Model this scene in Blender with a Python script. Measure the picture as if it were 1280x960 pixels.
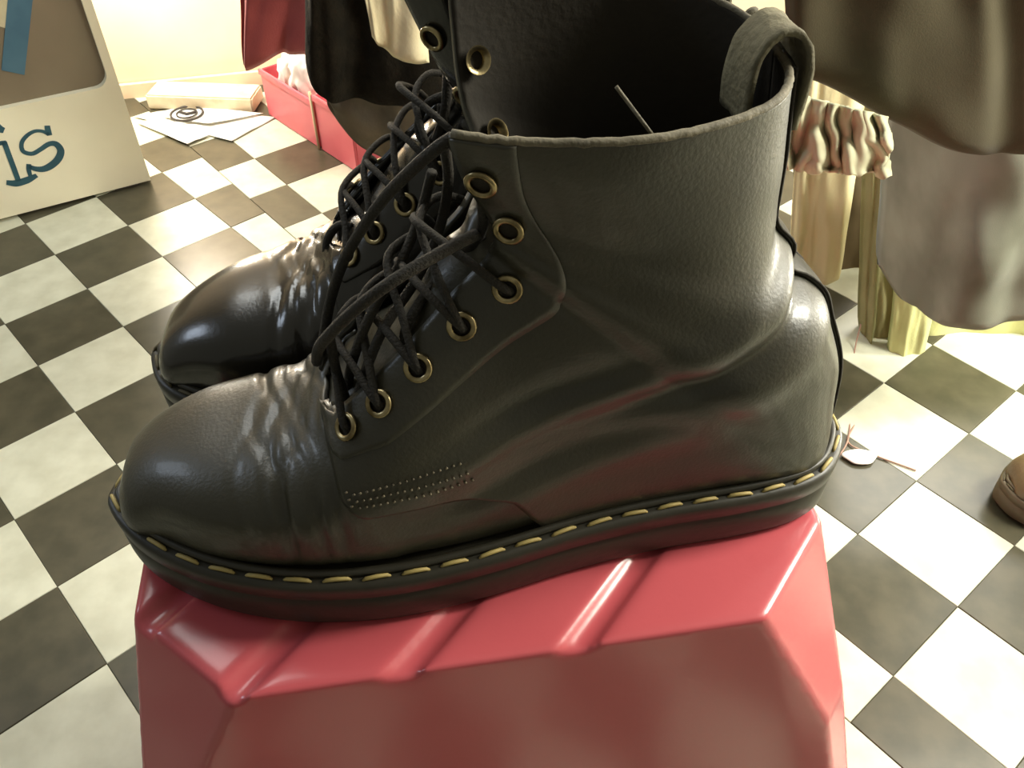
import bpy, bmesh, math, random
import numpy as np
from mathutils import Vector, Matrix, noise as mnoise
random.seed(7); np.random.seed(7)
for o in list(bpy.data.objects): bpy.data.objects.remove(o)
scene = bpy.context.scene
COL = scene.collection

# ------------------------------------------------------------------ camera
CAM_H = 0.762; FPX = 1060.0; TILT = math.radians(46.3)
cd = bpy.data.cameras.new('camera'); cam = bpy.data.objects.new('camera', cd); COL.objects.link(cam)
cam.location = (0, 0, CAM_H); cam.rotation_euler = (TILT, 0, 0)
cd.sensor_width = 36; cd.lens = FPX/1280*36; cd.clip_start = 0.01
scene.camera = cam
# ------------------------------------------------------------------ world, lamps, exposure
w = bpy.data.worlds.new('world'); scene.world = w; w.use_nodes = True
bg = w.node_tree.nodes['Background']; bg.inputs[0].default_value = (1.0, 0.98, 0.80, 1); bg.inputs[1].default_value = 0.19
def area(name, loc, target, size, power, color, sy=None):
    l = bpy.data.lights.new(name, 'AREA'); l.energy = power; l.color = color; l.size = size
    if sy: l.shape = 'RECTANGLE'; l.size_y = sy
    o = bpy.data.objects.new(name, l); COL.objects.link(o); o.location = loc
    o.rotation_euler = (Vector(target)-Vector(loc)).to_track_quat('-Z', 'Y').to_euler(); return o
area('ceiling_lamp_right', (0.98, 0.45, 1.15), (0.4, 0.5, 0.0), 0.30, 26, (1.0, 0.97, 0.83), 0.5)
area('window_daylight_right', (1.35, 1.85, 1.25), (0.4, 0.6, 0.1), 0.8, 30, (1.0, 0.98, 0.90), 0.9)
area('ceiling_lamp_back', (-0.55, 1.35, 1.9), (-0.2, 0.5, 0.3), 0.9, 17, (0.95, 0.98, 0.95))
area('daylight_left', (-1.5, 0.55, 1.3), (-0.2, 0.4, 0.45), 0.4, 3.5, (0.72, 0.84, 1.0))
l2 = bpy.data.lights.new('low_fill_right', 'POINT'); l2.energy = 26; l2.color = (1.0, 0.97, 0.83); l2.shadow_soft_size = 0.06  # added low fill light that brightens the right floor, wall and heel
o2 = bpy.data.objects.new('low_fill_right', l2); COL.objects.link(o2); o2.location = (1.08, 0.78, 0.46)
pl = bpy.data.lights.new('corner_lamp', 'POINT'); pl.energy = 18; pl.color = (1.0, 0.95, 0.82); pl.shadow_soft_size = 0.05
po = bpy.data.objects.new('corner_lamp', pl); COL.objects.link(po); po.location = (-0.70, 1.50, 0.50)
vs = scene.view_settings; vs.view_transform = 'Standard'; vs.look = 'None'; vs.gamma = 1; vs.exposure = 0.0; vs.use_curve_mapping = False

# ------------------------------------------------------------------ helpers
ct, st_ = math.cos(TILT), math.sin(TILT)
def ray(u, v):
    a, b, c = (u-640)/FPX, -(v-480)/FPX, -1.0
    return np.array([a, ct*b-st_*c, st_*b+ct*c])
def P(u, v, y):                       # world point seen at photo pixel u,v that lies y metres into the room
    d = ray(u, v); return np.array([0, 0, CAM_H])+d*(y/d[1])
def G(u, v, z=0.0):                   # the same on the level z
    d = ray(u, v); return np.array([0, 0, CAM_H])+d*((z-CAM_H)/d[2])
def srgb(r, g, b):
    f = lambda c: (c/255/12.92) if c/255 <= 0.04045 else ((c/255+0.055)/1.055)**2.4
    return (f(r), f(g), f(b), 1)
def mat(name, col, rough=0.5, col2=None, nscale=8, bump=0.0, bscale=60, metal=0.0, spec=0.5, coat=0.0, sheen=0.0, detail=4, wave=None, lo=.35, hi=.65):
    m = bpy.data.materials.new(name); m.use_nodes = True; nt = m.node_tree; N = nt.nodes; b = N['Principled BSDF']
    b.inputs['Base Color'].default_value = col; b.inputs['Roughness'].default_value = rough; b.inputs['Metallic'].default_value = metal
    b.inputs['Specular IOR Level'].default_value = spec; b.inputs['Coat Weight'].default_value = coat; b.inputs['Coat Roughness'].default_value = 0.12
    b.inputs['Sheen Weight'].default_value = sheen
    tc = N.new('ShaderNodeTexCoord')
    if col2 is not None:
        n = N.new('ShaderNodeTexNoise'); n.inputs['Scale'].default_value = nscale; n.inputs['Detail'].default_value = detail
        nt.links.new(tc.outputs['Object'], n.inputs['Vector'])
        r = N.new('ShaderNodeValToRGB'); r.color_ramp.elements[0].position = lo; r.color_ramp.elements[1].position = hi
        r.color_ramp.elements[0].color = col; r.color_ramp.elements[1].color = col2
        nt.links.new(n.outputs['Fac'], r.inputs['Fac']); nt.links.new(r.outputs['Color'], b.inputs['Base Color'])
    if bump:
        n2 = N.new('ShaderNodeTexNoise'); n2.inputs['Scale'].default_value = bscale; n2.inputs['Detail'].default_value = 5
        nt.links.new(tc.outputs['Object'], n2.inputs['Vector'])
        bp = N.new('ShaderNodeBump'); bp.inputs['Strength'].default_value = bump; bp.inputs['Distance'].default_value = 0.002
        nt.links.new(n2.outputs['Fac'], bp.inputs['Height']); nt.links.new(bp.outputs['Normal'], b.inputs['Normal'])
    return m
M = {}
M['leather'] = mat('black_leather', srgb(41, 39, 27), 0.42, srgb(51, 48, 35), 16, 0.12, 650, spec=0.6, coat=0.15)
M['leather2'] = mat('polished_black_leather', srgb(24, 22, 17), 0.24, srgb(32, 29, 24), 14, 0.06, 600, spec=0.6, coat=0.3)
M['brown_leather'] = mat('brown_leather', srgb(120, 100, 70), 0.4, srgb(88, 74, 52), 18, 0.2, 300)
M['lining'] = mat('boot_lining', srgb(44, 38, 28), 0.85, srgb(36, 31, 23), 30, 0.2, 300)
M['rubber'] = mat('black_rubber', srgb(40, 38, 30), 0.42, srgb(52, 49, 40), 12, 0.1, 200, spec=0.45)
M['rubber_brown'] = mat('brown_rubber', srgb(96, 84, 62), 0.5, srgb(76, 66, 48), 20, 0.1, 200)
M['edge'] = mat('worn_leather_edge', srgb(120, 112, 92), 0.7, srgb(84, 78, 62), 60, 0.3, 500)
M['loop'] = mat('worn_suede_loop', srgb(122, 116, 90), 0.8, srgb(88, 82, 62), 40, 0.5, 300)
M['lace'] = mat('black_lace', srgb(30, 26, 19), 0.8, srgb(40, 35, 26), 90, 0.5, 900)
M['thread'] = mat('yellow_thread', srgb(186, 166, 104), 0.6, srgb(140, 122, 74), 80)
M['thread_dark'] = mat('brown_thread', srgb(92, 84, 58), 0.7, srgb(70, 62, 44), 80)  # darker brown thread for the far boot and the brown one
M['thread_grey'] = mat('grey_thread', srgb(116, 106, 84), 0.5, srgb(66, 60, 48), 300)
M['brass'] = mat('brass_eyelet', srgb(186, 170, 130), 0.3, srgb(110, 96, 66), 160, metal=1.0)
M['red'] = mat('red_plastic', srgb(186, 80, 88), 0.27, srgb(192, 86, 93), 6, 0.05, 160, spec=0.5, coat=0.25)
M['pink'] = mat('pink_plastic', srgb(208, 92, 104), 0.4, srgb(214, 104, 114), 8)
M['tile_l'] = mat('cream_vinyl', srgb(205, 206, 187), 0.34, srgb(188, 188, 168), 26, 0.10, 14, spec=0.5, detail=8)
M['tile_d'] = mat('dark_vinyl', srgb(64, 62, 48), 0.30, srgb(80, 76, 60), 30, 0.16, 16, spec=0.5, detail=8)
M['wall'] = mat('cream_wall', srgb(240, 220, 190), 0.7, srgb(234, 208, 176), 5)
M['bounce_white'] = mat('white_bounce_surface', srgb(240, 236, 222), 0.7, srgb(234, 230, 214), 5)
M['white'] = mat('white_paint', srgb(238, 233, 208), 0.45, srgb(230, 225, 198), 7, 0.1, 80)
M['paper'] = mat('white_paper', srgb(236, 234, 226), 0.7, srgb(226, 224, 214), 9)
M['ink'] = mat('black_ink', srgb(70, 64, 58), 0.7)
M['teal_ink'] = mat('teal_ink', srgb(34, 74, 88), 0.6, srgb(46, 88, 100), 40)
M['tape'] = mat('blue_tape', srgb(74, 112, 132), 0.6, srgb(64, 102, 124), 20)
M['window'] = mat('dark_window', srgb(136, 125, 104), 0.4, srgb(126, 114, 94), 6)
M['block'] = mat('white_wood', srgb(226, 216, 190), 0.6, srgb(208, 190, 160), 30)
M['maroon'] = mat('maroon_cloth', srgb(152, 74, 74), 0.85, srgb(134, 62, 64), 12, 0.3, 300, sheen=0.2, spec=0.12)
M['black_cloth'] = mat('black_cloth', srgb(18, 16, 11), 0.95, srgb(28, 24, 17), 40, 0.9, 160, spec=0.12)
M['brown_cloth'] = mat('dark_brown_leather', srgb(56, 48, 34), 0.6, srgb(74, 63, 44), 20, 0.5, 90)
M['cream_cloth'] = mat('cream_cloth', srgb(206, 198, 168), 0.85, srgb(190, 180, 148), 16, 0.3, 200, spec=0.12)
M['grey_cloth'] = mat('grey_olive_cloth', srgb(82, 76, 58), 0.9, srgb(72, 66, 50), 10, 0.12, 900, sheen=0.1, spec=0.12)
M['charcoal'] = mat('charcoal_denim', srgb(104, 105, 90), 0.9, srgb(140, 142, 128), 9, 0.12, 900, sheen=0.2, spec=0.12)
M['green_cloth'] = mat('pale_green_cloth', srgb(206, 207, 152), 0.85, srgb(196, 197, 140), 12, 0.2, 300, spec=0.12)
M['olive_cloth'] = mat('olive_cloth', srgb(156, 152, 112), 0.85, srgb(140, 136, 98), 14, 0.3, 300, spec=0.12)
M['beige_cloth'] = mat('beige_cloth', srgb(216, 206, 168), 0.8, srgb(206, 196, 156), 10, 0.2, 300, spec=0.12)
M['ruffle'] = mat('cream_satin', srgb(196, 194, 166), 0.75, srgb(182, 180, 152), 14, 0.1, 300, spec=0.12)
M['backing_cloth'] = mat('dark_brown_cloth', srgb(86, 74, 54), 0.9, srgb(74, 64, 46), 14, spec=0.12)
M['pink_thread'] = mat('pink_thread', srgb(160, 128, 112), 0.7)

def link(name, me, m, parent=None, smooth=True):
    o = bpy.data.objects.new(name, me); COL.objects.link(o)
    if m is not None and not me.materials: me.materials.append(M[m] if isinstance(m, str) else m)
    if smooth: me.polygons.foreach_set('use_smooth', [True]*len(me.polygons))
    if parent: o.parent = parent
    return o
def mesh(name, V, F, m, parent=None, smooth=True, fix=False):
    me = bpy.data.meshes.new(name); me.from_pydata([tuple(map(float, v)) for v in V], [], F); me.validate(); me.update()
    if fix:
        bm = bmesh.new(); bm.from_mesh(me); bmesh.ops.recalc_face_normals(bm, faces=bm.faces); bm.to_mesh(me); bm.free()
    return link(name, me, m, parent, smooth)
def tag(o, label, cat=None, group=None, kind=None):
    if label: o['label'] = label
    if cat: o['category'] = cat
    if group: o['group'] = group
    if kind: o['kind'] = kind
    return o
def empty(name, loc=(0, 0, 0), rz=0.0):
    o = bpy.data.objects.new(name, None); COL.objects.link(o); o.location = loc; o.rotation_euler = (0, 0, rz); o.empty_display_size = 0.05; return o
def grid_faces(nr, nc, wrap=False):
    F = []
    for r in range(nr-1):
        for c in range(nc if wrap else nc-1):
            d = (c+1) % nc; F.append((r*nc+c, r*nc+d, (r+1)*nc+d, (r+1)*nc+c))
    return F
def cat(pts, n, closed=False):         # Catmull-Rom resampling
    p = np.array(pts, float); k = len(p); out = []
    T = np.linspace(0, k if closed else k-1, n, endpoint=not closed)
    for t in T:
        i = int(math.floor(t)); 
        if not closed: i = min(i, k-2)
        f = t-i
        g = (lambda j: p[j % k]) if closed else (lambda j: p[j] if 0 <= j < k else (2*p[0]-p[1] if j < 0 else 2*p[-1]-p[-2]))
        a, b, c, d = g(i-1), g(i), g(i+1), g(i+2)
        out.append(0.5*((2*b)+(c-a)*f+(2*a-5*b+4*c-d)*f*f+(3*b-a-3*c+d)*f**3))
    return np.array(out)
def tube_geo(pts, r, n=8, flat=1.0):
    p = np.array(pts, float); t = np.gradient(p, axis=0); t /= np.linalg.norm(t, axis=1)[:, None]+1e-12
    nrm = np.cross(t[0], [0.3, 0.2, 0.93]); nrm /= np.linalg.norm(nrm)
    V = []; rr = np.full(len(p), r) if np.isscalar(r) else np.array(r)
    for i in range(len(p)):
        nrm = nrm-t[i]*np.dot(nrm, t[i]); nrm /= np.linalg.norm(nrm)+1e-12; bn = np.cross(t[i], nrm)
        for k in range(n):
            a = 2*math.pi*k/n; V.append(p[i]+rr[i]*(math.cos(a)*nrm+flat*math.sin(a)*bn))
    F = grid_faces(len(p), n, True); F.append(tuple(range(n-1, -1, -1))); b = (len(p)-1)*n; F.append(tuple(range(b, b+n)))
    return V, F
def tube(name, pts, r, m, parent=None, n=8, res=None, flat=1.0):
    p = cat(pts, res) if res else np.array(pts); V, F = tube_geo(p, r, n, flat); return mesh(name, V, F, m, parent, fix=True)
def prism(name, poly, z0, z1, m, parent=None, bev=0.0):
    n = len(poly); V = [(x, y, z0) for x, y in poly]
    if bev:
        c = np.mean(poly, axis=0); V += [(x, y, z1-bev) for x, y in poly]
        ins = []
        for x, y in poly:
            d = c-np.array([x, y]); d = d/(np.linalg.norm(d)+1e-9); ins.append((x+d[0]*bev*1.4, y+d[1]*bev*1.4, z1))
        V += ins; L = 3
    else: V += [(x, y, z1) for x, y in poly]; L = 2
    F = [tuple(range(n-1, -1, -1)), tuple(range((L-1)*n, L*n))]
    for l in range(L-1):
        for k in range(n): F.append((l*n+k, l*n+(k+1) % n, (l+1)*n+(k+1) % n, (l+1)*n+k))
    return mesh(name, V, F, m, parent, smooth=False)
def solidify(o, t, off=-1):
    md = o.modifiers.new('thickness', 'SOLIDIFY'); md.thickness = t; md.offset = off; md.use_even_offset = False; return o

# ------------------------------------------------------------------ floor of two vinyl sheets
floor = prism('floor', [(-3, -1.5), (3, -1.5), (3, 3.2), (-3, 3.2)], -0.05, -0.0035, 'tile_d')
tag(floor, 'black and cream checkered vinyl floor', kind='structure')
Q1 = (0.0864, 0.0814, -0.7124, 0.9193); Q2 = (0.0902, 0.0753, -0.7642, 0.8285); SEAM = 4.40
def gw(q, x, y): return np.array([q[0]*x-q[1]*y+q[2], q[1]*x+q[0]*y+q[3]])
def wg(q, p):
    A = np.array([[q[0], -q[1]], [q[1], q[0]]]); return np.linalg.solve(A, np.array(p)-np.array(q[2:]))
def clip(poly, f):
    out = []
    for i in range(len(poly)):
        a, b = poly[i], poly[(i+1) % len(poly)]; fa, fb = f(a), f(b)
        if fa <= 0: out.append(a)
        if (fa <= 0) != (fb <= 0): t = fa/(fa-fb); out.append(a+(b-a)*t)
    return out
def inview(poly, mg=130):
    for p in poly+[np.mean(poly, axis=0)]:
        q = np.array([p[0], p[1], -CAM_H]); cx, cy, cz = q[0], ct*q[1]+st_*q[2], -st_*q[1]+ct*q[2]
        if cz > -0.05: continue
        u, v = 640+FPX*cx/-cz, 480-FPX*cy/-cz
        if -mg-120 < u < 1280+mg+120 and -mg < v < 960+mg: return True
    return False
ntile = 0
def lay(q, side, irange, jrange, par):
    global ntile
    rest = {0: ([], []), 1: ([], [])}
    for j in jrange:
        for i in irange:
            g = 0.002
            poly = [gw(q, j+g, -i-g), gw(q, j+g, -i-1+g), gw(q, j+1-g, -i-1+g), gw(q, j+1-g, -i-g)]
            poly = clip(poly, lambda p: side*(wg(Q2, p)[0]-SEAM)+0.004)
            if len(poly) < 3 or max(abs(p[0]) for p in poly) > 2.4 or max(p[1] for p in poly) > 2.1 or min(p[1] for p in poly) < -0.6: continue
            dark = (i+j) % 2 == par
            if inview(poly) and ntile < 295:
                lift = random.uniform(0, 0.0005)
                prism('floor_tile', poly, -0.0035, lift, 'tile_d' if dark else 'tile_l', floor, 0.0006); ntile += 1
            else:
                V, F = rest[int(dark)]; b = len(V); V += [(p[0], p[1], 0) for p in poly]; F.append(tuple(range(b, b+len(poly))))
    for d, (V, F) in rest.items():
        if F: mesh('floor_tile_remainder', V, F, 'tile_d' if d else 'tile_l', floor, False)['kind'] = 'stuff'
lay(Q1, 1, range(-16, 22), range(-22, 8), 0)
lay(Q2, -1, range(-12, 30), range(3, 30), 1)
seam = [gw(Q2, SEAM, y) for y in np.linspace(12, -14, 60)]

# ------------------------------------------------------------------ walls
def wall(name, a, b, h, th, m, label):
    a, b = np.array(a), np.array(b); d = (b-a)/np.linalg.norm(b-a); n = np.array([-d[1], d[0]])*th
    return tag(prism(name, [a, b, b+n, a+n], -0.0035, h, m), label, kind='structure')
wd = np.array([0.25, 0.062]); w0 = np.array([-0.764, 1.640])
wall('wall_back', w0-wd*5, w0+wd*12, 2.4, 0.1, 'wall', 'cream plastered back wall, brightly lit at its left')
wall('baseboard_back', w0-wd*5-np.array([-.003, .012]), w0+wd*12-np.array([-.003, .012]), 0.028, 0.010, 'wall', 'cream baseboard along the back wall')

wall('bounce_wall_right', (1.5, -1.4), (1.5, 1.95), 2.4, -0.1, 'bounce_white', 'added white wall out of view on the right, bouncing light')  # added out of view, white to bounce light onto the boot heel

# ------------------------------------------------------------------ red plastic box
EX = np.array([0.987, 0.161]); EY = np.array([-0.161, 0.987]); A0 = np.array([-0.1174, 0.1609]); ZT = 0.43
def bl(u, v): return A0+EX*u+EY*v
def octagon(u0, u1, v0, v1, c):
    return [(u0+c, v0), (u1-c, v0), (u1, v0+c), (u1, v1-c), (u1-c, v1), (u0+c, v1), (u0, v1-c), (u0, v0+c)]
def make_box():
    rings = [(ZT, octagon(-0.043, 0.279, 0, 0.225, 0.047)), (0.335, octagon(-0.060, 0.298, -0.011, 0.236, 0.016)), (0.0, octagon(-0.120, 0.385, -0.055, 0.280, 0.016))]
    bm = bmesh.new()
    for z, r in rings:
        for u, v in r: bm.verts.new((u, v, z))
    bmesh.ops.convex_hull(bm, input=bm.verts); bmesh.ops.recalc_face_normals(bm, faces=bm.faces)
    me = bpy.data.meshes.new('tmp'); bm.to_mesh(me); bm.free(); o = bpy.data.objects.new('tmp', me); COL.objects.link(o)
    cut = bmesh.new()
    for u0 in (0.0, 0.072, 0.147, 0.222-0.30):
        d2 = np.array([1, 1])/math.sqrt(2); s = np.array([u0, 0])-d2*0.012; e = s+d2*0.32
        pts = [np.array([*(s+(e-s)*k/12), ZT+0.0036]) for k in range(13)]
        V, F = tube_geo(pts, 0.0078, 16)
        vs_ = [cut.verts.new(v) for v in V]
        for f in F: cut.faces.new([vs_[k] for k in f])
    bmesh.ops.recalc_face_normals(cut, faces=cut.faces)
    cm = bpy.data.meshes.new('tmpcut'); cut.to_mesh(cm); cut.free(); co = bpy.data.objects.new('tmpcut', cm); COL.objects.link(co)
    b = o.modifiers.new('b', 'BOOLEAN'); b.operation = 'DIFFERENCE'; b.object = co; b.solver = 'EXACT'
    r = o.modifiers.new('r', 'REMESH'); r.mode = 'VOXEL'; r.voxel_size = 0.0019
    s = o.modifiers.new('s', 'SMOOTH'); s.factor = 0.5; s.iterations = 10
    dg = bpy.context.evaluated_depsgraph_get(); nm = bpy.data.meshes.new_from_object(o.evaluated_get(dg))
    bpy.data.objects.remove(o); bpy.data.objects.remove(co); nm.materials.clear(); nm.name = 'red_box'
    return nm
box = link('plastic_stool', make_box(), 'red'); box.location = (A0[0], A0[1], 0); box.rotation_euler = (0, 0, math.atan2(EX[1], EX[0]))
tag(box, 'glossy red plastic stool with cut corners and diagonal grooves under the black boots', 'stool')

# ------------------------------------------------------------------ boots
OUT_L = [(0, 0), (.012, .023), (.03, .034), (.06, .038), (.10, .039), (.14, .043), (.18, .050), (.215, .0535), (.245, .052), (.275, .046), (.305, .034), (.330, .016), (.3445, -.004)]
OUT_M = [(.3445, -.016), (.336, -.034), (.318, -.047), (.29, -.054), (.255, -.054), (.215, -.048), (.17, -.040), (.12, -.036), (.07, -.036), (.03, -.033), (.012, -.023)]
OUTL = cat(OUT_L+OUT_M, 240, True); OUTL[:, 0] = np.where(OUTL[:, 0] > .2, .2+(OUTL[:, 0]-.2)*.977, OUTL[:, 0])
def half_width(x, side):
    p = OUTL[OUTL[:, 1] > -0.008] if side > 0 else OUTL[OUTL[:, 1] < -0.008]
    p = p[np.argsort(p[:, 0])]; return abs(np.interp(x, p[:, 0], p[:, 1]))
# section: top(X,Z) bottom(X,Z) width lateral, width medial, centre Y, p_top, p_bottom, q
def _s(tx, tz, bx, bz, wl=None, wm=None, cy=0.0, nt=2.6, nb=4.0):
    if wl is None: wl = max(half_width(bx, 1)-.0058, .004)-cy; wm = max(half_width(bx, -1)-.0058, .004)+cy
    return (tx, tz, bx, bz, wl, wm, cy, nt, nb)
SEC = np.array([
 _s(.3350, .037, .3352, .031, .006, .006, -.010, 2.3, 2.3),
 _s(.3338, .046, .3340, .027, .0155, .0185, -.010, 2.3, 2.5),
 _s(.3275, .0565, .3285, .026, .0225, .0275, -.009, 2.3, 3),
 _s(.314, .066,   .316, .025, cy=-.007), _s(.295, .073, .296, .025, cy=-.005), _s(.272, .0775, .272, .025, cy=-.002),
 _s(.252, .084, .247, .025), _s(.235, .099, .222, .025, nb=4.5), _s(.221, .117, .192, .025, nb=6), _s(.208, .133, .162, .025, nb=7),
 _s(.197, .148, .130, .025, nb=8), _s(.190, .159, .098, .025, nb=8), _s(.186, .167, .064, .025, nb=7), _s(.184, .173, .030, .025, .034, .033, -.001, nb=6),
 _s(.184, .177, .0155, .030, .035, .035, -.002, nb=4), _s(.184, .180, .0145, .056, .038, .040, -.003, nb=2.6), _s(.186, .184, .018, .081, .039, .042, -.005, 2.5, 2.5),
 _s(.189, .189, .031, .108, .040, .043, -.007, 2.4, 2.4), _s(.193, .195, .052, .135, .040, .044, -.009, 2.4, 2.4), _s(.198, .202, .063, .162, .041, .045, -.010, 2.4, 2.4),
 _s(.203, .209, .067, .187, .043, .046, -.011, 2.4, 2.4), _s(.208, .217, .069, .213, .045, .047, -.012, 2.4, 2.4)])
NT = len(SEC)-1
def sec_at(t):
    t = np.clip(t, 0, NT); i = np.minimum(np.floor(t).astype(int), NT-1); f = (t-i)[..., None]
    g = lambda j: SEC[np.clip(j, 0, NT)]
    a, b, c, d = g(i-1), g(i), g(i+1), g(i+2)
    return 0.5*((2*b)+(c-a)*f+(2*a-5*b+4*c-d)*f*f+(3*b-a-3*c+d)*f**3)
LEAN = 0.0        # sideways lean of the shaft
OPEN_MED = 0.16   # how much wider the inner flap stands open
def raw(t, ph):
    S = sec_at(t); c = np.cos(ph); sn = np.sin(ph)
    n_ = np.where(c > 0, S[..., 7], S[..., 8]); r = (np.abs(c)**n_+np.abs(sn)**n_)**(-1/n_); s = (1-r*c)/2
    wd_ = np.where(sn >= 0, S[..., 4], S[..., 5]); y = S[..., 6]+wd_*r*sn+LEAN*np.clip((t-13)/8, 0, 1)
    X = S[..., 0]+(S[..., 2]-S[..., 0])*s; Z = S[..., 1]+(S[..., 3]-S[..., 1])*s
    return np.stack([X, y, Z], -1)
def gl(a, s): return np.exp(-(a/s)**2)
def crease(p, seed):
    X, Y, Z = p[..., 0], p[..., 1], p[..., 2]; d = np.zeros_like(X)
    top = 1/(1+np.exp(-(Z-.045)/.005))
    for x0, k, a, sg in ((.238, .10, .0013, .0022), (.246, .05, .0016, .0020), (.2525, -.05, .0012, .0018), (.259, .08, .0014, .0022), (.267, -.1, .0009, .0022), (.229, .16, .0012, .0024), (.242, -.12, .0011, .0011), (.2495, .14, .0012, .0010), (.256, .02, .0013, .0011), (.2635, -.04, .0010, .0012), (.272, .12, .0008, .0014)):
        d -= a*gl(X-x0-k*Y-.004*np.sin(Y*90+x0*900), sg)*top
    d += .0016*gl(X-.250, .02)*top
    # soft ankle folds, both sides
    def line(x0, z0, x1, z1, a, sg, bow=0.0):
        L = math.hypot(x1-x0, z1-z0); ux, uz = (x1-x0)/L, (z1-z0)/L
        s = (X-x0)*ux+(Z-z0)*uz; n = -(X-x0)*uz+(Z-z0)*ux-bow*np.sin(np.clip(s/L, 0, 1)*math.pi)
        e = 1/(1+np.exp(-(s+.004)/.006))*1/(1+np.exp((s-L)/.010)); return a*gl(n, sg)*e
    d += line(.040, .137, .118, .098, -.0042, .0055, -.006)+line(.040, .150, .110, .118, .0028, .008, -.004)+line(.03, .118, .12, .078, .0024, .010, -.004)
    d += line(.055, .165, .075, .125, -.0018, .006)+line(.10, .085, .20, .060, -.0014, .006, .004)+line(.09, .073, .19, .050, .0012, .007, .003)
    d += line(.12, .108, .205, .078, .0022, .007, .002)+line(.12, .12, .19, .096, -.0016, .006)
    return d
def lowfreq(p, seed):
    out = np.zeros(p.shape[:-1]); it = np.nditer(out, flags=['multi_index'], op_flags=['writeonly'])
    for x in it:
        q = p[it.multi_index]; w_ = min(1, max(0, (q[2]-.06)/.06))
        x[...] = mnoise.noise(Vector((q[0]*22+seed, q[1]*22, q[2]*22)))*(.0004+.0020*w_)
    return out
def surf(t, ph, off=0.0, seed=0.0, wr=True):
    t = np.asarray(t, float); ph = np.asarray(ph, float); e = 1e-3
    p = raw(t, ph); a = raw(np.minimum(t+e*5, NT), ph)-raw(np.maximum(t-e*5, 0), ph); b = raw(t, ph+e)-raw(t, ph-e)
    n = np.cross(b, a); n /= np.linalg.norm(n, axis=-1)[..., None]+1e-12
    if wr: off = off+crease(p, seed)+lowfreq(p, seed)
    q = p+n*np.asarray(off)[..., None] if np.ndim(off) else p+n*off
    # the inner side of the rim stands a little higher, the outer one dips
    lift = np.clip((t-18)/3, 0, 1)*np.where(p[..., 1] > -.012, .11, .24)*(-p[..., 1]-.012); q[..., 2] += lift
    return q, n
def opening(t, sg=1): return np.interp(t, [6.6, 7.0, 8, 10, 12, 14, 17, 19, 21], [.05, .41, .50, .56, .60, .62, .70, .79, .88])+(OPEN_MED*np.clip((np.asarray(t)-15)/6, 0, 1) if sg < 0 else 0)
EYE_T = [7.4, 8.2, 9.2, 10.5, 12.6, 17.0, 19.4]
def eye_phi(t, sg=1): return opening(t, sg)+np.interp(t, [7, 10, 13, 17, 21], [.20, .19, .17, .12, .11])

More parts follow.
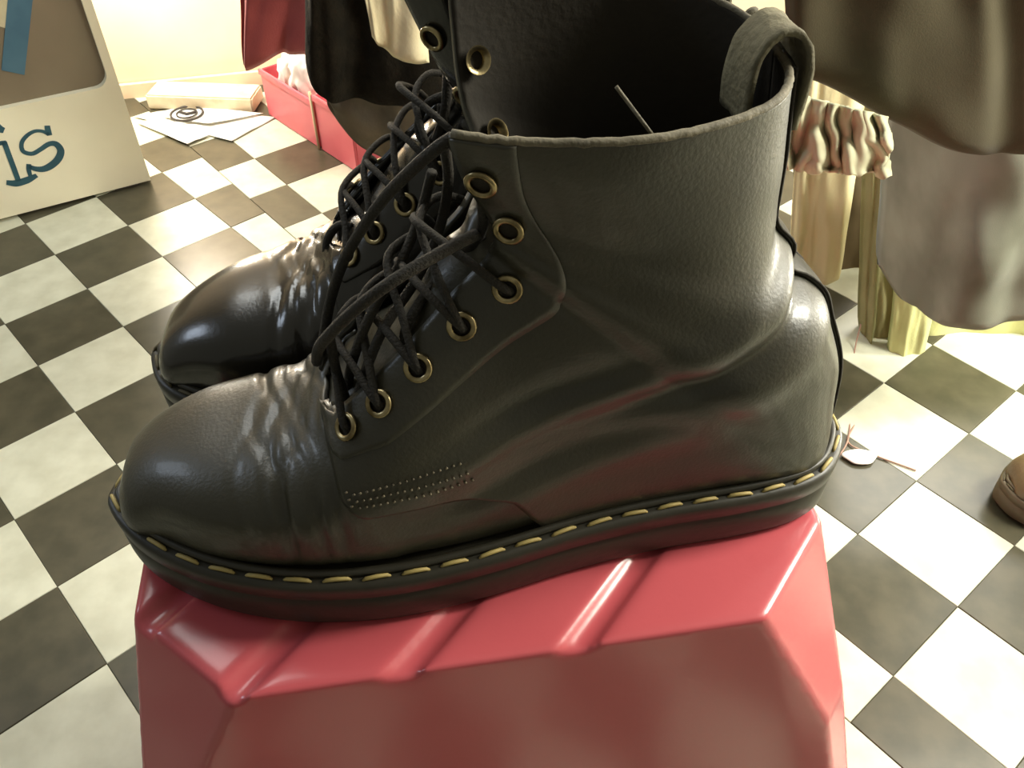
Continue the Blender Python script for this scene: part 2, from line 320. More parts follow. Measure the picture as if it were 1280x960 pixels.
def boot(name, loc, rz, mirror, seed, lm, detail, rub='rubber', thread='thread'):
    root = empty(name, loc, rz); MY = -1 if mirror else 1
    def fl(V): V = np.array(V, float).reshape(-1, 3); V[:, 1] *= MY; return V
    def put(nm, V, F, m, parent=root, th=0, smooth=True):
        V = fl(V); F = [f[::-1] for f in F] if mirror else F
        o = mesh(nm, V, F, m, parent, smooth)
        if th: solidify(o, th, -1)
        return o
    # vamp: closed toe tube
    nr, nc = 90, 96
    tt = np.concatenate([np.linspace(0, 3, 30), np.linspace(3, 10.8, 90)[1:]]); nr = len(tt)
    T, PH = np.meshgrid(tt, np.linspace(-math.pi, math.pi, nc, endpoint=False), indexing='ij')
    S, _ = surf(T, PH, 0.0-np.clip((T-7.1)*3, 0, 1)*.0012, seed); F = grid_faces(nr, nc, True)
    keep = [f for f in F if not (T.ravel()[f[0]] > 6.75 and abs(PH.ravel()[f[0]]) < (opening(T.ravel()[f[0]])*.9 if T.ravel()[f[0]] < 7.6 else 1.45))]
    keep.append(tuple(range(nc-1, -1, -1)))
    put('vamp', S, keep, lm, th=.002)
    # quarters
    for sg in (1, -1):
        nr, nc = 130, 64
        bcol = np.linspace(0, 1, nc); arow = np.linspace(0, 1, nr)
        tq = np.interp(bcol, [0, .30, .36, .45, .55, 1], [6.75, 6.75, 7.0, 8.3, 9.2, 9.6])
        Tq = tq[None, :]+(NT-tq[None, :])*arow[:, None]
        op = opening(Tq, sg); PHq = sg*(op+(math.pi-op)*bcol[None, :])
        off = .0016+np.zeros_like(Tq)
        S, _ = surf(Tq, PHq, off, seed); F = grid_faces(nr, nc)
        if sg > 0: F = [f for f in F]
        else: F = [f[::-1] for f in F]
        qo = put('quarter', S, F, lm, th=.0026)
        qo.data.materials.append(M['lining']); qo.modifiers['thickness'].material_offset = 1; qo.modifiers['thickness'].material_offset_rim = 0
        # eyelet facing, a second layer along the opening
        nr2, nc2 = 110, 10; Tf = np.linspace(6.8, NT-.05, nr2)[:, None]+np.zeros((1, nc2)); wdt = np.interp(Tf, [6.8, 8, 10, 13, 17, 21], [.36, .44, .42, .36, .30, .28])
        PHf = sg*(opening(Tf, sg)+.01+wdt*np.linspace(0, 1, nc2)[None, :])
        Sf, _ = surf(Tf, PHf, .0024, seed); F = grid_faces(nr2, nc2); F = F if sg > 0 else [f[::-1] for f in F]
        put('eyelet_facing', Sf, F, lm, th=.0016)
        # eyelets
        for t in EYE_T:
            c, n = surf(t, sg*eye_phi(t, sg), .0036, seed); c = c.copy()
            a = np.cross(n, [0, 0, 1.0]); a /= np.linalg.norm(a); b = np.cross(n, a)
            V = []; R_, r_ = .0043, .00125; na, nb = 20, 8
            for i in range(na):
                th_ = 2*math.pi*i/na; d = math.cos(th_)*a+math.sin(th_)*b
                for k in range(nb): ps = 2*math.pi*k/nb; V.append(c+d*(R_+r_*math.cos(ps))+n*(r_*.8*math.sin(ps)))
            F = [(i*nb+k, ((i+1) % na)*nb+k, ((i+1) % na)*nb+(k+1) % nb, i*nb+(k+1) % nb) for i in range(na) for k in range(nb)]
            # inner sleeve
            base = len(V)
            for i in range(na):
                th_ = 2*math.pi*i/na; d = math.cos(th_)*a+math.sin(th_)*b; V.append(c+d*.0033); V.append(c+d*.0033-n*.0075); V.append(c+d*.0052-n*.0078)
            for i in range(na):
                j = (i+1) % na; F.append((base+3*i, base+3*j, base+3*j+1, base+3*i+1)); F.append((base+3*i+1, base+3*j+1, base+3*j+2, base+3*i+2))
            e = put('eyelet', V, F, 'brass')
            pts = [c+(math.cos(q)*a+math.sin(q)*b)*.0033-n*.0010 for q in np.linspace(0, 2*math.pi, 16, endpoint=False)]
            put('eyelet_hole', pts, [tuple(range(16))], M['lining'], e)
    # back strip
    nr, nc = 70, 13; Tb = np.linspace(13.4, NT, nr)[:, None]+np.zeros((1, nc)); half = np.interp(Tb, [13, 15, 18, 21], [.24, .26, .24, .22])
    PHb = math.pi+half*np.linspace(-1, 1, nc)[None, :]; S, _ = surf(Tb, PHb, .0034, seed); put('back_strip', S, grid_faces(nr, nc), lm, th=.0016)
    # heel seam cords at the strip's edges
    for k in (0, nc-1):
        V, F = tube_geo(S[:, k, :]+0, .0007, 6); put('seam', V, F, 'lining')
    # rim binding
    ph = np.linspace(opening(NT)+.01, 2*math.pi-opening(NT, -1)-.01, 110); c, _ = surf(np.full(110, NT-.02), ph, .0004, seed); c[:, 2] += .0004
    for k in range(110): c[k] += np.array([mnoise.noise(Vector((k*.9, seed, i*3.)))*.0004 for i in range(3)])
    V, F = tube_geo(c, .0015, 8); put('rim_binding', V, F, 'edge')
    # tongue
    nr, nc = 80, 26; Tt = np.linspace(6.7, 15.2, nr)[:, None]+np.zeros((1, nc)); op = opening(Tt)+.28
    PHt = op*np.linspace(-1, 1, nc)[None, :]; sag = -.0035-.012*np.clip((Tt-10)/5, 0, 1)**1.5
    S, _ = surf(Tt, PHt, sag+.0012*np.sin(Tt*2.1+PHt*3), seed); put('tongue', S, grid_faces(nr, nc), lm, th=.0025)
    # sole
    tp = OUTL; nrm = np.gradient(np.vstack([tp[-1], tp, tp[0]]), axis=0)[1:-1]; nn = np.stack([nrm[:, 1], -nrm[:, 0]], 1); nn /= np.linalg.norm(nn, axis=1)[:, None]
    cen = tp.mean(0); 
    if np.mean(((tp-cen)*nn).sum(1)) < 0: nn = -nn
    spring = lambda x: .005*np.clip((x-.25)/.095, 0, 1)**2
    prof = [(-.006, 0), (-.0012, .0012), (0, .004), (.0003, .0185), (-.0004, .0195), (-.0004, .0208), (.0006, .0218), (.0009, .0285), (.0001, .0305), (-.0018, .0312), (-.0085, .0310), (-.013, .030)]
    V = []
    for off, z in prof:
        for k in range(len(tp)): x, y = tp[k]+nn[k]*off; V.append((x, y, z+spring(x)))
    F = grid_faces(len(prof), len(tp), True); n = len(tp)
    # grid rows go upwards; bottom cap
    F.append(tuple(range(n-1, -1, -1))); F.append(tuple((len(prof)-1)*n+k for k in range(n)))
    so = put('sole', V, F, rub)
    bm = bmesh.new(); bm.from_mesh(so.data); bmesh.ops.recalc_face_normals(bm, faces=bm.faces); bm.to_mesh(so.data); bm.free()
    # welt bead between upper and ledge
    bd = np.array([(*(tp[k]-nn[k]*.0052), .0328+spring(tp[k][0])) for k in range(n)]+[(*(tp[0]-nn[0]*.0052), .0328)])
    V, F = tube_geo(bd, .0019, 8); we = put('welt', V, F, rub)
    # welt stitches, one by one
    ln = np.concatenate([[0], np.cumsum(np.linalg.norm(np.diff(np.vstack([tp, tp[:1]]), axis=0), axis=1))]); tot = ln[-1]; pitch = .0165
    me = None
    for k in range(int(tot/pitch)):
        s = k*pitch; i = min(np.searchsorted(ln, s, 'right')-1, n-1); f = (s-ln[i])/(ln[i+1]-ln[i]+1e-9); a = tp[i]; b = tp[(i+1) % n]
        pos = a+(b-a)*f-nn[i]*.0024; d = (b-a)/np.linalg.norm(b-a)
        if me is None:
            V, F = tube_geo([(-.0058, 0, -.0008), (-.0045, 0, .0002), (0, 0, .0005), (.0045, 0, .0002), (.0058, 0, -.0008)], [.0005, .0009, .0010, .0009, .0005], 6)
            me = bpy.data.meshes.new('stitch'); me.from_pydata([tuple(v) for v in V], [], F); me.materials.append(M[thread]); me.polygons.foreach_set('use_smooth', [True]*len(me.polygons))
        o = bpy.data.objects.new('stitch', me); COL.objects.link(o); o.parent = we
        o.location = (pos[0], pos[1]*MY, .0318+spring(pos[0])); o.rotation_euler = (0, 0, math.atan2(d[1]*MY, d[0])+random.uniform(-.08, .08))
    # quarter seam stitch rows near the throat
    for sg in (1, -1):
        V, F = [], []
        for row, (f0, f1) in enumerate(((.245, .33), (.27, .37), (.295, .41))):
            for k in range(18):
                b_ = f0+(f1-f0)*k/17; t = 6.95+.115*k; op = opening(t); ph_ = sg*(op+(math.pi-op)*b_)
                p0, _ = surf(t-.022, ph_, .0022, seed); p1, _ = surf(t+.022, ph_, .0022, seed); v, f = tube_geo([p0, (p0+p1)/2, p1], .0005, 5); base = len(V); V += v; F += [tuple(q+base for q in g) for g in f]
        so_ = put('seam_stitching', V, F, 'thread_grey'); so_['kind'] = 'stuff'
    # pull loop at the back of the rim
    c, nb_ = surf(NT, math.pi, .005, seed); ci, _ = surf(NT, math.pi, -.006, seed)
    pth = [c+np.array(q) for q in ((-.001, 0, -.024), (-.0015, 0, -.010), (-.001, 0, .000), (.0025, 0, .0075), (.009, 0, .0085), (.0145, 0, .002), (.016, 0, -.010), (.015, 0, -.022))]
    pp = cat(pth, 40); V = []; nw = 9
    for k in range(40):
        hw = .0125*(.9+.1*math.sin(k*.2))
        for j in range(nw): V.append(pp[k]+np.array([0, hw*(2*j/(nw-1)-1), .0012*mnoise.noise(Vector((k*.4, j*.5, seed)))]))
    put('pull_loop', V, grid_faces(40, nw), 'loop', th=.0022)
    return root
NB_LOC = (0.160, 0.288, ZT+.0006); NB_RZ = math.pi+math.radians(10)
near = boot('boot', NB_LOC, NB_RZ, False, 0.0, 'leather', 1)
tag(near, 'worn black leather lace-up boot nearest the camera, yellow welt stitching facing us', 'boot', 'pair of black boots on the red stool')
FB_LOC = (0.151, 0.374, ZT+.0006); FB_RZ = math.pi+math.radians(5)
LEAN = 0.022; OPEN_MED = -0.19
far = boot('boot', FB_LOC, FB_RZ, True, 5.0, 'leather2', 1, thread='thread_dark')
tag(far, 'shiny black leather boot half hidden behind the front one on the red stool', 'boot', 'pair of black boots on the red stool')
LEAN = 0.0; OPEN_MED = 0.16
shoe = boot('boot', (0.542+.343, 0.590, .0008), math.pi+math.radians(-4), True, 9.0, 'brown_leather', 0, rub='rubber_brown', thread='thread_dark')
tag(shoe, 'brown leather boot standing on the checkered floor at the right edge', 'boot')

# ------------------------------------------------------------------ laces
def lace_set(root, loc, rz, mirror, seed, extra):
    MY = -1 if mirror else 1; mw = Matrix.Translation(loc) @ Matrix.Rotation(rz, 4, 'Z'); inv = np.array(mw.inverted())
    loc_ = lambda p: (inv @ np.array([*p, 1.0]))[:3]
    def sp(t, ph, off): c, n = surf(t, ph, off, seed); c = np.array(c); c[1] *= MY; return c
    rnd = random.Random(int(seed)+3)
    for k in range(len(EYE_T)-3):
        t0, t1 = EYE_T[k], EYE_T[k+1]
        for sg in (1, -1):
            tm = (t0+t1)/2; h = .006+rnd.uniform(0, .006)
            pts = [sp(t0, sg*eye_phi(t0), -.004), sp(t0, sg*eye_phi(t0), .004), sp(t0+(t1-t0)*.2, sg*eye_phi(t0)*.6, .006), sp(tm, 0.0, h+(.003 if sg > 0 else 0)), sp(t0+(t1-t0)*.85, -sg*eye_phi(t1)*.6, .0065), sp(t1, -sg*eye_phi(t1), .004), sp(t1, -sg*eye_phi(t1), -.004)]
            tube('lace', pts, .0016, 'lace', root, 8, 30)
    for pts, r in extra: tube('lace', [loc_(p) for p in pts], r, 'lace', root, 8, 46)
N_EXTRA = [
 ([P(616, 306, .275), P(600, 294, .248), P(583, 299, .232), P(540, 322, .222), P(490, 352, .215), P(445, 386, .214), P(412, 418, .218), P(398, 436, .226), P(396, 452, .240)], .0021),
 ([P(566, 172, .235), P(545, 186, .235), P(515, 212, .238), P(480, 248, .244), P(450, 290, .250), P(428, 330, .256), P(412, 380, .262), P(402, 440, .262)], .0021),
 ([P(563, 176, .240), P(590, 215, .240), P(603, 255, .238), P(600, 292, .242), P(575, 320, .25), P(550, 345, .25), P(520, 385, .24), P(505, 420, .235), P(520, 440, .233), P(541, 452, .236)], .0019),
 ([P(556, 180, .25), P(560, 230, .262), P(548, 290, .262), P(520, 350, .25), P(480, 410, .235), P(455, 470, .228), P(440, 530, .226), P(431, 572, .226)], .0019),
 ([P(540, 215, .26), P(525, 270, .265), P(500, 330, .255), P(470, 380, .24), P(448, 430, .235), P(436, 480, .24), P(452, 515, .232)], .0019),
 ([P(575, 330, .255), P(600, 345, .247), P(622, 352, .240), P(640, 360, .238)], .0019),
 ([P(412, 420, .232), P(420, 462, .234), P(432, 500, .234), P(436, 540, .230)], .0019)]
F_EXTRA = [
 ([P(565, -12, .345), P(562, 40, .345), P(560, 90, .345), P(556, 140, .345), P(545, 175, .345)], .0022),
 ([P(562, 118, .352), P(540, 126, .352), P(526, 142, .352), P(524, 165, .350), P(536, 178, .346), P(550, 160, .35), P(552, 130, .355)], .0021),
 ([P(440, 284, .352), P(424, 282, .352), P(411, 296, .350), P(408, 318, .348), P(412, 345, .345), P(410, 380, .34)], .0022)]
lace_set(near, NB_LOC, NB_RZ, False, 0.0, N_EXTRA)
LEAN = 0.022; OPEN_MED = -0.19
lace_set(far, FB_LOC, FB_RZ, True, 5.0, F_EXTRA)
LEAN = 0.0; OPEN_MED = 0.16
# loose thread standing up from the rim
mwn = (Matrix.Translation(NB_LOC) @ Matrix.Rotation(NB_RZ, 4, 'Z')).inverted()
tube('loose_thread', [np.array(mwn @ Vector(p)) for p in (P(815, 168, .236), P(800, 148, .238), P(785, 128, .242), P(770, 108, .244))], .0007, 'edge', near, 6, 16)
for k, (a, b) in enumerate((((930, 24, .31), (945, 14, .312)),)):
    tube('frayed_leather', [np.array(mwn @ Vector(P(*a))), np.array(mwn @ Vector((P(*a)+P(*b))/2+np.array([0, 0, .001]))), np.array(mwn @ Vector(P(*b)))], .0016, 'edge', near, 6, 8)

# ------------------------------------------------------------------ white board with the letters
pa = G(-60, 294); pb = G(190, 229); d3 = (pb-pa)/np.linalg.norm(pb-pa); up = np.array([0.0, 0.0, 1.0]); nb3 = np.cross(d3, up)   # faces the room
if nb3[1] > 0: nb3 = -nb3
board = empty('painted_board', tuple(pb)); Wb = 0.55; Hb = 0.62
def on_board(u, v):
    d = ray(u, v); o = np.array([0, 0, CAM_H]); t = np.dot(pb-o, nb3)/np.dot(d, nb3); q = o+t*d-pb; return np.array([np.dot(q, d3), q[2]])
def bpt(x, z, n): return d3*x+up*z+nb3*n      # board coordinates, n = towards the room
def slab(name, poly, n0, n1, m, parent=board):
    k = len(poly); V = [bpt(x, z, n0) for x, z in poly]+[bpt(x, z, n1) for x, z in poly]
    F = [tuple(range(k)), tuple(range(2*k-1, k-1, -1))]+[(i, (i+1) % k, k+(i+1) % k, k+i) for i in range(k)]
    return mesh(name, V, F, m, parent, False, True)
wc = on_board(124, 108); wx, wz = wc[0]+0.0, wc[1]+0.0
# window hole outline with rounded lower right corner; board face built as strips round it
rr = .022; x1 = on_board(122, 60)[0]; z0 = on_board(60, 124)[1]; x0 = -Wb+.06; z1 = Hb-.05
hole = []
for cx, cz, a0 in ((x1-rr, z0+rr, -90), (x1-rr, z1-rr, 0), (x0+rr, z1-rr, 90), (x0+rr, z0+rr, 180)):
    for k in range(7): a = math.radians(a0+15*k); hole.append((cx+rr*math.cos(a), cz+rr*math.sin(a)))
zb = .006
outer = []
for (x, z), q in zip(hole, range(28)):
    s = q//7; k = q % 7
    cxz = [(0, zb), (0, Hb), (-Wb, Hb), (-Wb, zb)][s]; outer.append(cxz)
def ring(n): return [bpt(x, z, n) for x, z in hole], [bpt(x, z, n) for x, z in outer]
V = []; 
for n in (0.0, -.05):
    a, b = ring(n); V += a+b
F = []
for k in range(28):
    j = (k+1) % 28
    F += [(k, j, 28+j, 28+k), (56+k, 84+k, 84+j, 56+j), (k, 56+k, 56+j, j), (28+k, 28+j, 84+j, 84+k)]
fo = mesh('board_face', V, F, 'white', board, False, True)
slab('window_panel', [(x1+.004, z0-.004), (x1+.004, z1+.004), (x0-.004, z1+.004), (x0-.004, z0-.004)], -.012, -.03, 'window')
for x in (-.04, -Wb+.04): slab('foot', [(x-.02, -.0000), (x+.02, -.0000), (x+.02, .008), (x-.02, .008)], -.006, -.044, 'ink')
slab('tape_strip', [tuple(on_board(*p)) for p in ((3, 91), (32, 97), (46, -30), (14, -30))], -.0115, -.0105, 'tape')
slab('note_paper', [tuple(on_board(*p)) for p in ((-20, 30), (10, 39), (16, 20), (13, -25), (-20, -25))], -.0117, -.011, 'cream_cloth')
def stroke(name, pts, ws, parent, n=40):
    p = cat([on_board(*q) for q in pts], n); w_ = np.interp(np.linspace(0, 1, n), np.linspace(0, 1, len(ws)), ws)
    t = np.gradient(p, axis=0); t /= np.linalg.norm(t, axis=1)[:, None]; nn = np.stack([-t[:, 1], t[:, 0]], 1)
    Lf = p+nn*w_[:, None]/2; Rt = p-nn*w_[:, None]/2
    V = [bpt(x, z, .0008) for x, z in Lf]+[bpt(x, z, .0008) for x, z in Rt]+[bpt(x, z, -.0005) for x, z in Lf]+[bpt(x, z, -.0005) for x, z in Rt]
    F = []
    for k in range(n-1): F += [(k, k+1, n+k+1, n+k), (k, 2*n+k, 2*n+k+1, k+1), (n+k, n+k+1, 3*n+k+1, 3*n+k)]
    F += [(0, n, 3*n, 2*n), (n-1, 3*n-1, 4*n-1, 2*n-1)]
    return mesh(name, V, F, 'teal_ink', parent, False, True)
px = .0011
stroke('letter_stroke', [(-4, 157), (0, 161), (5, 163)], [9*px, 10*px, 8*px], board, 10)
stroke('letter_stroke', [(-10, 181), (0, 179), (8, 178)], [5*px, 6*px, 6*px], board, 10)
stroke('letter_stroke', [(5, 177), (12, 196), (18, 212), (23, 226)], [7*px, 7*px, 7*px], board, 16)
stroke('letter_stroke', [(8, 228), (20, 229), (34, 225), (46, 219)], [7*px, 10*px, 10*px, 6*px], board, 16)
stroke('letter_stroke', [(59, 157), (60, 163), (62, 169)], [7*px, 8*px, 7*px], board, 10)
stroke('letter_stroke', [(61, 168), (53, 164), (43, 164), (33, 170), (27, 179), (29, 189), (40, 192), (50, 187), (61, 180), (70, 180), (76, 188), (73, 198), (65, 206), (55, 211), (45, 211), (36, 208)], [5*px, 4.5*px, 5*px, 5.5*px, 6*px, 6*px, 7*px, 9*px, 10*px, 10*px, 8*px, 6*px], board, 70)
stroke('letter_stroke', [(36, 205), (36, 212), (38, 220)], [6*px, 6*px, 5*px], board, 10)
tag(board, 'white painted board with dark rounded window, blue tape and the letters is', 'board')

# ------------------------------------------------------------------ things in the far corner
def obox(name, c, ang, sx, sy, z0, z1, m, parent=None, bev=.002, taper=1.0):
    bm = bmesh.new(); bmesh.ops.create_cube(bm, size=1.0); R_ = Matrix.Rotation(ang, 3, 'Z')
    for v in bm.verts:
        k = taper if v.co.z < 0 else 1.0
        q = R_ @ Vector((v.co.x*sx*k, v.co.y*sy*k, 0)); v.co = Vector((c[0]+q.x, c[1]+q.y, z1 if v.co.z > 0 else z0))
    if bev: bmesh.ops.bevel(bm, geom=bm.edges[:], offset=bev, segments=2, affect='EDGES')
    me = bpy.data.meshes.new(name); bm.to_mesh(me); bm.free(); return link(name, me, m, parent, False)
b0, b1 = G(186, 137), G(318, 142); ang = math.atan2(b1[1]-b0[1], b1[0]-b0[0]); mid = (b0+b1)/2; nv = np.array([-math.sin(ang), math.cos(ang), 0])
blk = obox('wooden_block', mid+nv*.033, ang, np.linalg.norm(b1-b0), .066, 0.0006, .030, 'block', bev=.003)
tag(blk, 'long white painted wooden block lying in front of the back wall', 'block')
def sheet(name, uv, zoff, m, label, curl=.004, group='papers on the floor'):
    q = [G(*p) for p in uv]; n = 14; V = []; sd = random.uniform(0, 9)
    for i in range(n):
        for j in range(n):
            a, b = i/(n-1), j/(n-1); p = q[0]*(1-a)*(1-b)+q[1]*a*(1-b)+q[2]*a*b+q[3]*(1-a)*b
            e = max(abs(a-.5), abs(b-.5))*2; p = p+np.array([0, 0, zoff+curl*(.5+.5*mnoise.noise(Vector((a*2.5+sd, b*2.5, sd))))*e**2]); V.append(p)
    o = mesh(name, V, grid_faces(n, n), m); solidify(o, .0004, 1); return tag(o, label, 'paper', group)
sheet('paper_sheet', [(168, 148), (290, 178), (345, 148), (215, 138)], .0012, 'paper', 'large white paper sheet spread on the floor before the wooden block', .004)
ps = sheet('paper_sheet', [(200, 150), (262, 159), (330, 146), (262, 138)], .0062, 'paper', 'white paper with a round dark emblem, on top of the floor papers', .002)
sheet('paper_sheet', [(172, 156), (235, 183), (262, 172), (205, 150)], .0036, 'paper', 'small crooked white paper sheet nearest the painted board', .003)
c0 = G(235, 147)
for R_, r_, sx in ((.030, .0022, 1), (.019, .0016, 1)):
    V, F = tube_geo([c0+np.array([R_*math.cos(a), R_*1.0*math.sin(a), .0088]) for a in np.linspace(0, 2*math.pi, 33)], r_, 6, 1); mesh('printed_ring', V, F, 'ink', ps, True, True)
V, F = tube_geo([c0+np.array([-.016, 0.006, .0088]), c0+np.array([0, -.002, .0088]), c0+np.array([.016, .006, .0088])], .003, 6); mesh('printed_mark', V, F, 'ink', ps, True, True)
# pink boxes
pk0 = G(447, 217); pdir = np.array([-.672, .741, 0]); pside = np.array([.741, .672, 0]); pang = math.atan2(pdir[1], pdir[0])
def open_bin(name, start, ln, wd_, h, label, back=False):
    c = start+pdir*ln/2+pside*wd_/2; e = empty(name, tuple(c), pang); t = .004
    for nm, cx, cy, sx, sy in (('side_panel', 0, wd_/2-t/2, ln, t), ('side_panel', 0, -wd_/2+t/2, ln, t), ('end_panel', ln/2-t/2, 0, t, wd_-2*t), ('end_panel', -ln/2+t/2, 0, t, wd_-2*t)):
        obox(nm, (cx, cy), 0, sx, sy, .001, h, 'pink', e, .0012)
    obox('bottom_panel', (0, 0), 0, ln-2*t, wd_-2*t, .001, .006, 'pink', e, .001)
    for sg in (1, -1): obox('rim', (0, sg*(wd_/2+.001)), 0, ln+.002, .005, h-.010, h+.001, 'pink', e, .001)
    return tag(e, label, 'box', 'pink plastic boxes')
l1 = np.linalg.norm(G(403, 186)-pk0); l2 = np.linalg.norm(G(336, 144)-pk0)
open_bin('plastic_box', pk0, l1-.003, .25, .105, 'pink plastic box below the black coat, nearer of the two')
open_bin('plastic_box', pk0+pdir*(l1+.004), l2-l1-.004, .25, .092, 'pink plastic box in the corner, white bags stuffed in it')
tube('cardboard_divider', [pk0+pdir*(l1+.0005)+pside*(-.003)+np.array([0, 0, z]) for z in (.002, .05, .11)], .0024, 'beige_cloth', None, 6)
tag(bpy.data.objects['cardboard_divider'], 'thin beige strip standing between the two pink boxes', 'strip')
# crumpled bags in the far box
for k, (u, v, y, s, lb) in enumerate(((362, 92, 1.53, .020, 'small crumpled white bag at the left in the far pink box'), (379, 100, 1.49, .024, 'larger crumpled white bag hanging over the far pink box'))):
    bm = bmesh.new(); bmesh.ops.create_icosphere(bm, subdivisions=4, radius=1.0); c = P(u, v, y)
    for vv in bm.verts:
        d = vv.co.normalized(); r_ = 1+.35*mnoise.noise(d*2.2+Vector((k*3, 0, 0)))+.12*mnoise.noise(d*7)
        vv.co = Vector((c[0]+d.x*r_*s, c[1]+d.y*r_*s*.8, c[2]+d.z*r_*s*1.9))
    me = bpy.data.meshes.new('plastic_bag'); bm.to_mesh(me); bm.free(); tag(link('plastic_bag', me, 'paper'), lb, 'bag', 'white bags')

# ------------------------------------------------------------------ garments
def garment(name, A, B, yA, yB, depth, m, label, folds=6, amp=.01, n=60, k=30, seed=0, catg='clothing', group=None, sharp=1.0, e1=.35, e2=.25, vfold=0):
    """closed cloth body between two polylines (photo pixels at their own distance into the room); folds run from A to B"""
    a = cat([P(u, v, y) for (u, v), y in zip(A, (np.interp(np.linspace(0, 1, len(A)), np.linspace(0, 1, len(yA)), yA)) if isinstance(yA, tuple) else [yA]*len(A))], n)
    b = cat([P(u, v, y) for (u, v), y in zip(B, (np.interp(np.linspace(0, 1, len(B)), np.linspace(0, 1, len(yB)), yB)) if isinstance(yB, tuple) else [yB]*len(B))], n)
    V = []; loop = 2*k
    for i in range(n):
        f = i/(n-1); endt = max(1-abs(2*f-1)**6, 0)**e1
        for j in range(loop):
            s = j/k if j < k else 2-j/k; side = -1 if j < k else 1
            s_ = min(max(s, 0), 1); th = depth/2*(max(1-abs(2*s_-1)**8, 0)**e2)*endt
            p = a[i]*(1-s_)+b[i]*s_
            ph = folds*math.pi*2*f+seed+1.6*mnoise.noise(Vector((f*3, s_*1.5, seed)))+vfold*s_
            wv = math.sin(ph)+.45*math.sin(2.3*ph+1.3+2*s_)
            wv = math.copysign(abs(wv)**sharp, wv)
            dy = amp*wv*(.25+.75*s_)+amp*.8*mnoise.noise(Vector((f*5, s_*5, seed+4)))
            V.append(p+np.array([.12*dy, dy+side*th, 0]))
    F = grid_faces(n, loop, True); F.append(tuple(range(loop-1, -1, -1))); q = (n-1)*loop; F.append(tuple(range(q, q+loop)))
    o = mesh(name, V, F, m, None, True, True); return tag(o, label, catg, group)
# upper left, hanging before the corner
garment('hanging_cloth', [(286, -260), (340, -260), (430, -260)], [(304, 82), (312, 86), (345, 71), (370, 68), (430, 66)], 1.33, 1.33, .03, 'maroon', 'maroon cloth hanging above the pink boxes', 1.6, .008, seed=1)
garment('hanging_coat', [(372, -260), (450, -260), (575, -260)], [(384, 62), (402, 108), (440, 128), (500, 130), (575, 120)], 1.14, 1.14, .08, 'black_cloth', 'fluffy black coat hanging behind the boots, beside the maroon cloth', 1.7, .014, seed=2)
garment('hanging_bag', [(398, 70), (430, 70), (500, 70), (575, 70)], [(410, 118), (434, 158), (488, 206), (575, 200)], 1.27, 1.27, .04, 'brown_cloth', 'dark brown leather bag hanging below the black coat', 1.3, .010, seed=3, catg='bag')
garment('hanging_scarf', [(420, -200), (470, -200), (512, -200)], [(466, 44), (488, 70), (536, 80)], 1.02, 1.02, .012, 'cream_cloth', 'cream cloth with pointed corner hanging before the black coat', 1.4, .005, seed=4)
# right side rack
garment('hanging_coat', [(960, -420), (1080, -420), (1240, -420), (1420, -420)], [(985, 92), (1060, 124), (1130, 158), (1205, 188), (1250, 194), (1330, 190), (1420, 175)], .66, .63, .05, 'grey_cloth', 'grey olive coat hanging at the upper right behind the boot', 1.8, .007, n=80, seed=6)
garment('hanging_trousers', [(1116, 60), (1200, 60), (1300, 60), (1440, 60)], [(1098, 335), (1122, 370), (1150, 386), (1180, 396), (1230, 402), (1300, 392), (1440, 360)], (.85, .76, .73, .74), (.84, .76, .70, .68, .70), .05, 'charcoal', 'charcoal grey garment with curved hem hanging under the olive coat', 1.1, .009, n=80, seed=8)
garment('hanging_skirt', [(1130, 200), (1220, 200), (1440, 200)], [(1140, 424), (1190, 431), (1240, 428), (1300, 419), (1440, 400)], .92, .91, .03, 'green_cloth', 'pale green skirt hem showing below the charcoal garment', 1.5, .005, n=70, seed=10)
garment('hanging_trousers', [(1005, 60), (1040, 60), (1095, 60)], [(985, 345), (1015, 349), (1047, 351)], .99, .98, .04, 'beige_cloth', 'beige trouser leg hanging just right of the boot heel', 1.2, .007, seed=12)
garment('hanging_coat', [(985, 80), (1050, 80), (1150, 80)], [(1000, 372), (1060, 374), (1100, 385)], 1.06, 1.06, .03, 'backing_cloth', 'dark brown sheet hanging behind the beige trouser leg', 2, .007, seed=13)  # plain dark brown sheet filling the gap behind the beige leg
garment('hanging_sleeve', [(1084, 120), (1106, 120), (1132, 120)], [(1074, 410), (1088, 444), (1120, 462)], .91, .90, .035, 'olive_cloth', 'olive sleeve hanging between the beige leg and pale cuff', 1.5, .008, seed=14)
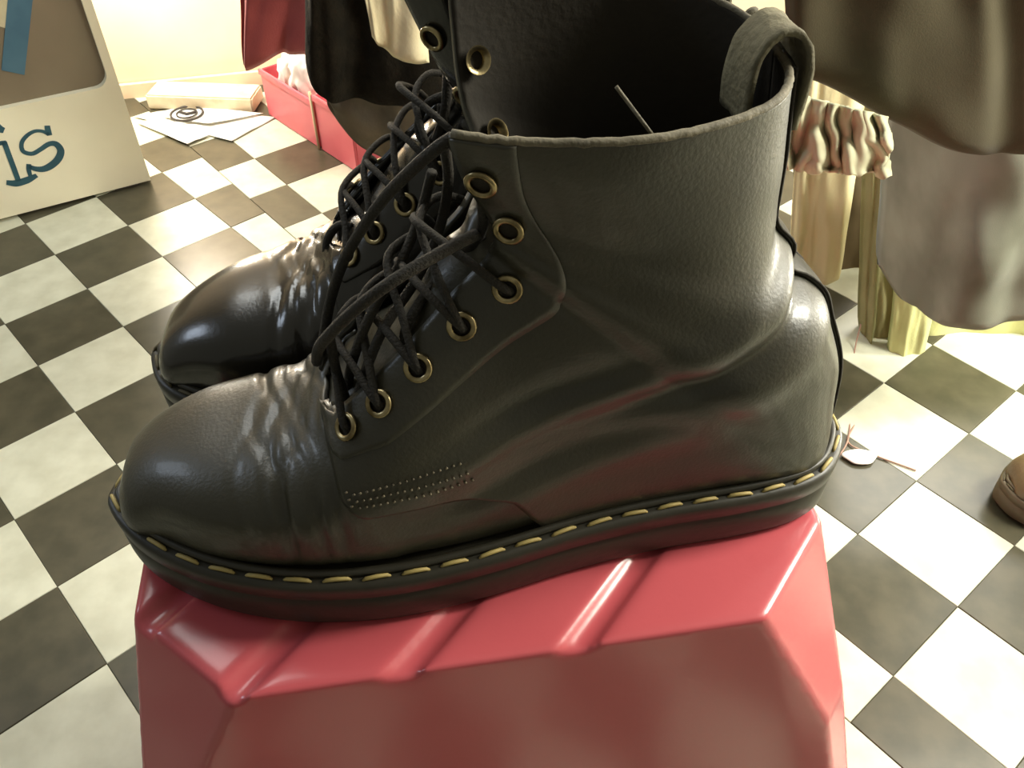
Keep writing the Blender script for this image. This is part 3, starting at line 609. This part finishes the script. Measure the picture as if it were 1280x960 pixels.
garment('hanging_sleeve', [(1126, 300), (1150, 300), (1184, 300)], [(1106, 470), (1126, 476), (1148, 476)], .865, .865, .02, 'green_cloth', 'pale green sleeve with cuff end hanging below the charcoal garment', .8, .004, seed=15)
# gathered ruffle: a cloth band with deep winding folds
def ruffle():
    n, k = 150, 60; V = []
    for i in range(n):
        f = i/(n-1)
        for j in range(k):
            s = j/(k-1); wx = f*6.5+.7*mnoise.noise(Vector((f*4, s*2.5, 3.))); wy = s*1.1+.5*mnoise.noise(Vector((f*5, s*2, 7.)))
            rg = math.sqrt(mnoise.noise(Vector((wx, wy, 1.)))**2+.004)*2.6; r2 = mnoise.noise(Vector((wx*.8, wy*2.2, 5.)))
            v0 = 114+32*f; v1 = 212+8*f+10*mnoise.noise(Vector((f*8, 0, 8.)))
            u = 982+130*f+5*r2; v = v0+(v1-v0)*s; y = .566+.020*rg+.008*r2
            V.append(P(u, v, y))
    o = mesh('gathered_waistband', V, grid_faces(n, k), 'ruffle'); solidify(o, .002, 1); return o
tag(ruffle(), 'gathered cream waistband with deep ruffles below the olive coat', 'clothing')
# loose threads and a small tag on the floor
for pts, lb in (([P(1076, 405, .885), P(1068, 440, .86), P(1062, 490, .79), G(1061, 545, .002), G(1046, 575, .002)], 'pink thread hanging from the olive sleeve, left one'), ([P(1103, 455, .885), P(1092, 492, .80), P(1070, 528, .73), G(1060, 552, .002), G(1085, 566, .002), G(1145, 588, .002)], 'pink thread trailing from the sleeve onto the floor, right one')):
    tag(tube('loose_thread', pts, .0011, 'pink_thread', None, 6, 50), lb, 'thread', 'loose threads')
c = G(1074, 574)
bm = bmesh.new(); bmesh.ops.create_uvsphere(bm, u_segments=24, v_segments=12, radius=1.0)
for vv in bm.verts: vv.co = Vector((c[0]+vv.co.x*.020*(1+.15*math.sin(3*math.atan2(vv.co.y, vv.co.x))), c[1]+vv.co.y*.012, .0042+vv.co.z*.0036))
me = bpy.data.meshes.new('plastic_disc'); bm.to_mesh(me); bm.free(); tag(link('plastic_disc', me, 'paper'), 'small flat white scrap on the floor beside the boot heel', 'scrap')
